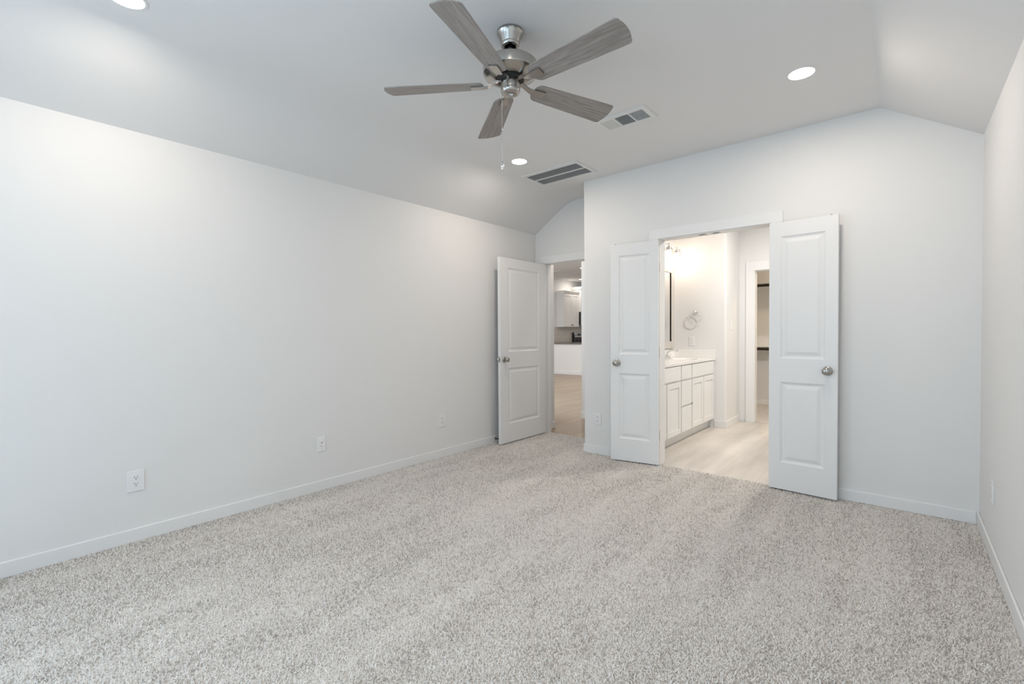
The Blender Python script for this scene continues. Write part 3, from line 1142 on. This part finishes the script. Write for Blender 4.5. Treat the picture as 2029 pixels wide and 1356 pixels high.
# outer loop sampled on the rectangle in the same directions
cy0, cy1 = YB - 0.80, YB
outer = []
for i in range(n):
    a = 2 * PI * i / n
    dx, dy = math.cos(a), math.sin(a)
    k = min(((X1 - sx) / dx if dx > 1e-9 else 1e9), ((X0 - sx) / dx if dx < -1e-9 else 1e9), ((cy1 - sy) / dy if dy > 1e-9 else 1e9), ((cy0 - sy) / dy if dy < -1e-9 else 1e9))
    outer.append(bm.verts.new((sx + dx * k, sy + dy * k, 0.025)))
prev = outer
for rx, ry, z in rings:
    cur = [bm.verts.new(p) for p in ring_pts(sx, sy, rx, ry, n, z)]
    for i in range(n):
        bm.faces.new((prev[i], prev[(i + 1) % n], cur[(i + 1) % n], cur[i]))
    prev = cur
bm.faces.new(prev)
bmesh.ops.remove_doubles(bm, verts=bm.verts, dist=1e-6)
box(bm, X0, X1, YA, cy0, 0.0, 0.025)
box(bm, X1 - 0.02, X1, cy0, cy1, 0.0, 0.0248)
obj('slab', bm, M_marble, ct, smooth=30)
bm = NB()
box(bm, 0.001, 0.541, YB - 0.02, YB, 0.0252, 0.128)
o = obj('side_splash', bm, M_marble, bevel=0.003)
o.location = (XB, 4.23, 0.865)
tag(o, 'glossy white side splash where the vanity countertop meets the towel-ring wall', 'splash')
bm = NB()
box(bm, 0.001, 0.021, YA, YB - 0.0202, 0.0252, 0.128)
o = obj('back_splash', bm, M_marble, bevel=0.003)
o.location = (XB, 4.23, 0.865)
tag(o, 'long glossy white back splash below the bathroom mirror', 'splash')
bm = NB()
lathe(bm, [(0.0, 0.0), (0.022, 0.0), (0.02, 0.004), (0.0, 0.003)], 20, Matrix.Translation((sx, sy, -0.105)))
obj('drain', bm, M_chrome, ct, smooth=True)

# faucet
fc = thing('faucet', 'chrome two-handle faucet on the vanity countertop', 'faucet', (XB + 0.085, 5.79, 0.89))
bm = NB()
prism(bm, rounded(-0.026, 0.026, -0.08, 0.08, 0.024), 2, 0, 0.014)
obj('deck_plate', bm, M_chrome, fc, bevel=0.003)
bm = NB()
tube(bm, [(0, 0, 0.012), (0, 0, 0.05), (0.012, 0, 0.082), (0.045, 0, 0.103), (0.085, 0, 0.110), (0.118, 0, 0.106), (0.132, 0, 0.092)], [0.017, 0.015, 0.013, 0.0125, 0.0125, 0.0135, 0.0145], 14)
obj('spout', bm, M_chrome, fc, smooth=50)
for s in (-1, 1):
    bm = NB()
    lathe(bm, [(0.0, 0.012), (0.017, 0.012), (0.015, 0.03), (0.012, 0.036), (0.0, 0.038)], 18, Matrix.Translation((0, s * 0.052, 0)))
    tube(bm, [(0, s * 0.052, 0.034), (0.012, s * 0.065, 0.044), (0.03, s * 0.085, 0.052)], [0.007, 0.006, 0.005], 10)
    obj('handle', bm, M_chrome, fc, smooth=50)

# mirror
mr = thing('bathroom_mirror', 'tall framed mirror above the vanity, only its far edge in view', 'mirror', (XB, 5.5, 1.56))
bm = NB()
y0, y1, z0, z1, fwid = -0.565, 0.680, -0.548, 0.547, 0.092
for q in ((y0, y0 + fwid, z0, z1), (y1 - fwid, y1, z0, z1), (y0 + fwid, y1 - fwid, z0, z0 + fwid), (y0 + fwid, y1 - fwid, z1 - fwid, z1)):
    box(bm, 0.001, 0.026, *q)
obj('frame', bm, M_frame, mr, bevel=0.004)
b_ = 0.003
for q in ((y0 + fwid - b_, y0 + fwid, z0 + fwid, z1 - fwid), (y1 - fwid, y1 - fwid + b_, z0 + fwid, z1 - fwid)):
    bm = NB()
    box(bm, 0.012, 0.021, *q)
    obj('inner_bead', bm, M_bronze, mr)
bm = NB()
box(bm, 0.004, 0.012, y0 + fwid, y1 - fwid, z0 + fwid, z1 - fwid)
obj('mirror_glass', bm, M_mirror, mr)

# vanity light: three glass jars hung from a curved chrome bar
vl = thing('vanity_light', 'chrome vanity light with clear glass jar shades above the mirror', 'wall light', (XB, 5.774, 2.33))
bm = NB()
prism(bm, rounded(-0.11, 0.11, -0.055, 0.055, 0.02), 0, 0.001, 0.02)
obj('wall_plate', bm, M_chrome, vl, bevel=0.003)
bm = NB()
pts = [(0.115, -0.31 + 0.62 * i / 40, 0.012 * math.cos(2 * PI * (-0.31 + 0.62 * i / 40) / 0.274)) for i in range(41)]
tube(bm, pts, 0.006, 10)
tube(bm, [(0.018, 0, 0.0), (0.07, 0, 0.018), (0.115, 0, 0.012)], 0.008, 10)
obj('curved_bar', bm, M_chrome, vl, smooth=True)
for k in (-1, 0, 1):
    y = 0.274 * k
    bm = NB()
    lathe(bm, [(0.0, 0.022), (0.006, 0.022), (0.008, -0.012), (0.030, -0.022), (0.031, -0.062), (0.026, -0.064), (0.0, -0.060)], 24, Matrix.Translation((0.115, y, 0)))
    cap = obj('socket_cap', bm, M_nickel, vl, smooth=35)
    bm = NB()
    lathe(bm, [(0.032, -0.026), (0.046, -0.040), (0.049, -0.060), (0.049, -0.205), (0.047, -0.205), (0.047, -0.060), (0.044, -0.042), (0.032, -0.028)], 32, Matrix.Translation((0.115, y, 0)))
    obj('jar_shade', bm, M_glass, cap, smooth=50)
    bm = NB()
    lathe(bm, [(0.0, -0.060), (0.013, -0.064), (0.014, -0.085), (0.027, -0.115), (0.030, -0.135), (0.022, -0.158), (0.0, -0.166)], 20, Matrix.Translation((0.115, y, 0)))
    obj('bulb', bm, M_bulb, cap, smooth=True)
    lamp('vanity_lamp', 'POINT', (XB + 0.115, 5.774 + y, 2.18), 3.2, WARM, size=0.05)

# towel ring
tr = thing('towel_ring', 'chrome towel ring on the bathroom wall beside the mirror', 'towel ring', (-2.098, YE, 1.485))
bm = NB()
lathe(bm, [(0.0, 0.0), (0.024, 0.0), (0.024, 0.006), (0.014, 0.010), (0.010, 0.030), (0.013, 0.040), (0.010, 0.048), (0.0, 0.049)], 22, Matrix.Rotation(PI / 2, 4, 'X'))
obj('post', bm, M_chrome, tr, smooth=40)
bm = NB()
tube(bm, [(0.078 * math.sin(2 * PI * i / 40), -0.038, -0.070 + 0.078 * math.cos(2 * PI * i / 40)) for i in range(40)], 0.0045, 10, closed=True)
obj('ring', bm, M_chrome, tr, smooth=True)
plate('wall_outlet', 'white outlet on the bathroom wall below the towel ring', 'outlet', (-2.146, YE, 1.103), 0, 0.074, 0.118, 'duplex')
plate('light_switch', 'white light switch on the bathroom wall past the rounded corner', 'light switch', (-1.72, 6.455, 1.31), RL, 0.074, 0.118, 'switch')
# ceiling can of the bathroom, out of view behind the door head
q = dup(rl, (-0.75, 5.5, ZF), 'round recessed ceiling light of the bathroom, out of view above the doorway')
lamp('bathroom_lamp', 'AREA', (-0.75, 5.5, ZF - 0.012), 37, (1.0, 0.96, 0.91), (0, 0, 0), 0.13, shape='DISK')

# ================================================================== HALL AND KITCHEN BEYOND THE ENTRY DOOR
bm = NB()
prism(bm, [(-3.345, Y2 + 0.045), (-2.52, Y2 + 0.045), (-2.52, Y2 + 0.12), (XA, Y2 + 0.12), (XA, 15.0), (XK, 15.0), (XK, 4.92), (-3.44, 4.92), (-3.44, Y2 + 0.12), (-3.345, Y2 + 0.12)], 2, -0.1, -0.004)
struct('floor_hall', bm, M_plank, 'light oak plank floor of the hall and kitchen', 'floor')
bm = NB()
prism(bm, [(XK, 4.92), (-3.44, 4.92), (-3.44, Y2 + 0.12), (XA, Y2 + 0.12), (XA, 15.0), (XK, 15.0)], 2, ZK, ZK + 0.15)
struct('ceiling_hall', bm, M_ceil, 'white flat ceiling over the hall and kitchen', 'ceiling')
bm = NB()
box(bm, -3.56, -3.44, Y2 + 0.12, 4.90, -0.004, ZK)
struct('wall_hall', bm, M_wall, 'short white hall wall just past the entry door', 'wall')
bm = NB()
box(bm, -3.44, -3.428, Y2 + 0.126, 4.912, -0.004, 0.084)
struct('baseboard_hall', bm, M_trim, 'white baseboard of the short hall wall', 'baseboard', 0.003)
bm = NB()
box(bm, -3.528, XA, 5.715, 5.83, -0.004, ZK)
struct('wall_hall_end', bm, M_wall, 'white wall end at the right side of the hall, a thin bright strip', 'wall')
bm = NB()
box(bm, -3.540, XA, 5.703, 5.715, -0.004, 0.084)
box(bm, -3.540, -3.528, 5.715, 5.83, -0.004, 0.084)
struct('baseboard_hall_end', bm, M_trim, 'white baseboard of the wall end in the hall', 'baseboard')
bm = NB()
box(bm, XK - 0.12, XK, 4.8, 15.0, 0, ZK)
struct('wall_kitchen', bm, M_wall, 'white kitchen wall behind the range', 'wall')
bm = NB()
box(bm, XK - 0.12, XA, 15.0, 15.12, 0, ZK)
struct('wall_kitchen_back', bm, M_wall, 'far white wall of the kitchen', 'wall')
bm = NB()
box(bm, XA - 0.001, XA + 0.1, YE + 0.12, 15.0, 0, ZK)
struct('wall_kitchen_right', bm, M_wall, 'white right-hand wall of the kitchen', 'wall')
# living-room wall that backs onto the bedroom, with a wide window added for light
bm = NB()
box(bm, XK, -7.6, 4.80, 4.92, 0, ZK)
box(bm, -4.4, -3.56, 4.80, 4.92, 0, ZK)
box(bm, -7.6, -4.4, 4.80, 4.92, 0, 0.65)
box(bm, -7.6, -4.4, 4.80, 4.92, 2.55, ZK)
struct('wall_living', bm, M_wall, 'white living-room wall with a wide added window, out of view', 'wall')
bm = NB()
for q in ((-7.6, -7.54, 0.65, 2.55), (-4.46, -4.4, 0.65, 2.55), (-6.03, -5.97, 0.65, 2.55), (-7.54, -4.46, 0.65, 0.71), (-7.54, -4.46, 2.49, 2.55)):
    box(bm, q[0], q[1], 4.83, 4.885, q[2], q[3])
w = struct('window_4', bm, M_vinyl, 'wide white living-room window added for light, out of view', 'window')
bm = NB()
box(bm, -7.54, -4.46, 4.855, 4.859, 0.71, 2.49)
obj('pane', bm, M_pane, w)
plate('light_switch', 'white light switch on the short hall wall past the entry door', 'light switch', (-3.44, 4.80, 1.356), RL, 0.074, 0.118, 'switch')

# peninsula
pn = thing('breakfast_bar', 'white half wall of the kitchen breakfast bar', 'breakfast bar', (-7.5, 11.46, 0))
bm = NB()
box(bm, -1.50, 2.6, 0.0, 0.62, -0.003, 0.888)
obj('panel', bm, M_cab, pn)
bm = NB()
box(bm, -1.50, 2.6, -0.014, 0.0, -0.003, 0.10)
obj('base_trim', bm, M_trim, pn, bevel=0.003)
bm = NB()
box(bm, -1.50, 2.65, -0.03, 0.66, 0.0, 0.028)
o = obj('bar_countertop', bm, M_counter, bevel=0.003)
o.location = (-7.5, 11.46, 0.888)
tag(o, 'dark grey stone countertop on the breakfast bar', 'countertop')

# base cabinet run and backsplash on the kitchen wall
bc = thing('base_cabinet', 'white kitchen base cabinet left of the range, hidden behind the breakfast bar', 'cabinet', (XK, 12.6, 0))
bm = NB()
box(bm, 0.002, 0.60, 0, 1.31, -0.003, 0.878)
obj('body', bm, M_cab, bc)
for k in range(2):
    bm = NB()
    box(bm, 0.60, 0.619, 0.02 + 0.65 * k, 0.64 + 0.65 * k, 0.12, 0.86)
    obj('cabinet_door', bm, M_cab, bc, bevel=0.002)
bm = NB()
box(bm, 0.002, 0.635, -0.02, 1.315, 0.0, 0.028)
o = obj('kitchen_countertop', bm, M_counter, bevel=0.003)
o.location = (XK, 12.6, 0.878)
tag(o, 'dark grey stone countertop left of the range, along the kitchen wall', 'countertop')
bm = NB()
box(bm, 0.0005, 0.010, 0.0, 2.0, 0.0, 0.52)
o = obj('backsplash', bm, M_subway)
o.location = (XK, 12.83, 0.907)
tag(o, 'beige subway tile backsplash under the kitchen wall cabinet', 'backsplash')


def shaker_door(bm, y0, y1, z0, z1, x, s=0.055):
    for q in ((y0, y0 + s, z0, z1), (y1 - s, y1, z0, z1), (y0 + s, y1 - s, z0, z0 + s), (y0 + s, y1 - s, z1 - s, z1)):
        box(bm, x, x + 0.019, *q)
    box(bm, x, x + 0.009, y0 + s, y1 - s, z0 + s, z1 - s)


uc = thing('wall_cabinet', 'white two-door kitchen wall cabinet with crown and two dark knobs', 'cabinet', (XK, 13.0, 1.425), 0)
bm = NB()
box(bm, 0.002, 0.292, 0, 0.93, 0, 1.125)
obj('body', bm, M_cab, uc)
bm = NB()
prism(bm, [(0.002, 1.125), (0.312, 1.125), (0.355, 1.21), (0.355, 1.225), (0.002, 1.225)], 1, -0.03, 0.93)
obj('crown', bm, M_cab, uc)
for k in range(2):
    bm = NB()
    y0 = 0.008 + k * 0.463
    shaker_door(bm, y0, y0 + 0.453, 0.012, 1.11, 0.293)
    dd = obj('cabinet_door', bm, M_cab, uc, bevel=0.0015)
    bm = NB()
    lathe(bm, [(0.0, 0.0), (0.008, 0.0), (0.007, 0.012), (0.016, 0.02), (0.016, 0.028), (0.0, 0.03)], 14, Matrix.Translation((0.312, y0 + (0.42 if k == 0 else 0.035), 0.065)) @ Matrix.Rotation(PI / 2, 4, 'Y'))
    obj('knob', bm, M_bronze, dd, smooth=True)
oc = thing('wall_cabinet', 'tall-crowned white kitchen cabinet above the microwave', 'cabinet', (XK, 13.935, 1.955), 0)
bm = NB()
box(bm, 0.002, 0.37, 0, 0.762, 0, 0.78)
obj('body', bm, M_cab, oc)
bm = NB()
prism(bm, [(0.002, 0.78), (0.39, 0.78), (0.435, 0.87), (0.435, 0.885), (0.002, 0.885)], 1, -0.03, 0.79)
obj('crown', bm, M_cab, oc)
for k in range(2):
    bm = NB()
    shaker_door(bm, 0.008 + k * 0.38, 0.372 + k * 0.38, 0.012, 0.765, 0.371)
    obj('cabinet_door', bm, M_cab, oc, bevel=0.0015)
mw = thing('microwave', 'black over-range microwave with a steel handle edge', 'microwave', (XK, 13.937, 1.50), 0)
bm = NB()
box(bm, 0.002, 0.378, 0, 0.758, 0, 0.45)
obj('body', bm, M_black, mw)
bm = NB()
box(bm, 0.378, 0.402, 0.0, 0.758, 0.0, 0.45)
dd = obj('door', bm, M_steel, mw, bevel=0.003)
bm = NB()
box(bm, 0.402, 0.405, 0.05, 0.50, 0.06, 0.39)
obj('window', bm, M_black, dd)
bm = NB()
tube(bm, [(0.402, 0.56, 0.04), (0.432, 0.56, 0.06), (0.432, 0.56, 0.39), (0.402, 0.56, 0.41)], 0.010, 10)
obj('handle', bm, M_steel, dd, smooth=True)

rg = thing('range', 'black and stainless kitchen range with raised control panel below the microwave', 'range', (XK, 13.933, 0), 0)
bm = NB()
box(bm, 0.012, 0.66, 0.0, 0.762, -0.003, 0.905)
obj('body', bm, M_black, rg)
bm = NB()
box(bm, 0.012, 0.67, 0.0, 0.762, 0.905, 0.922)
obj('cooktop', bm, M_black, rg, bevel=0.002)
bm = NB()
prism(bm, [(0.012, 0.922), (0.125, 0.922), (0.125, 1.06), (0.085, 1.235), (0.012, 1.235)], 1, 0.0, 0.762)
bg = obj('back_panel', bm, M_black, rg, bevel=0.003)
bm = NB()
ang = math.atan2(0.04, 0.175)
obox(bm, Matrix.Translation((0.1075, 0.381, 1.147)) @ Matrix.Rotation(-ang, 4, 'Y'), 0.004, 0.74, 0.165)
ctl = obj('control_panel', bm, M_steel, bg)
bm = NB()
obox(bm, Matrix.Translation((0.1100, 0.32, 1.155)) @ Matrix.Rotation(-ang, 4, 'Y'), 0.003, 0.22, 0.075)
obj('display', bm, M_black, ctl)
for y in (0.08, 0.16, 0.60, 0.69):
    bm = NB()
    lathe(bm, [(0.0, 0.0), (0.02, 0.0), (0.018, 0.025), (0.0, 0.026)], 16, Matrix.Translation((0.109, y, 1.147)) @ Matrix.Rotation(PI / 2 - ang, 4, 'Y'))
    obj('dial', bm, M_steel, ctl, smooth=True)
bm = NB()
box(bm, 0.66, 0.69, 0.01, 0.752, 0.15, 0.78)
dd = obj('oven_door', bm, M_steel, rg, bevel=0.003)
bm = NB()
tube(bm, [(0.69, 0.06, 0.74), (0.73, 0.06, 0.74), (0.73, 0.70, 0.74), (0.69, 0.70, 0.74)], 0.011, 10)
obj('handle', bm, M_steel, dd, smooth=True)

# kitchen ceiling lights and vent
for (x, y), lb in (((-6.91, 11.267), 'round recessed light in the kitchen ceiling, the nearer of two seen through the entry door'),
                   ((-8.42, 13.62), 'round recessed light in the kitchen ceiling, the farther of two, over the wall cabinet')):
    k_ = dup(rl, (x, y, ZK), lb)
    k_['group'] = 'recessed lights in the kitchen ceiling'
    lamp('kitchen_lamp', 'AREA', (x, y, ZK - 0.012), 6, HALL, (0, 0, 0), 0.13, shape='DISK')
for x, y in ((-5.4, 13.6), (-4.5, 11.3), (-6.9, 9.0), (-4.5, 9.0)):
    lamp('kitchen_lamp', 'AREA', (x, y, ZK - 0.012), 17, HALL, (0, 0, 0), 0.13, shape='DISK')
lamp('hall_fill_lamp', 'AREA', (-2.95, 5.25, ZK - 0.012), 7, HALL, (0, 0, 0), 0.13, shape='DISK')  # unseen lamp added to warm and brighten the short hall wall
kv = thing('ceiling_vent', 'small white air vent in the kitchen ceiling beyond the entry door', 'air vent', (-7.9, 11.40, ZK))
bm = NB()
frame_plate(bm, -0.2, 0.2, -0.11, 0.11, [(-0.17, 0.17, -0.08, 0.08)], -0.008, 0.0)
obj('frame', bm, M_grille, kv)
bm = NB()
box(bm, -0.17, 0.17, -0.08, 0.08, -0.0012, -0.0002)
obj('duct_shade_sheet', bm, M_shade, kv)  # dark sheet painted for the shade up the duct
bm = NB()
slats(bm, -0.17, 0.17, -0.08, 0.08, 8, 'x', math.radians(45), 0.016, -0.007)
obj('louver_panel', bm, M_grille, kv)
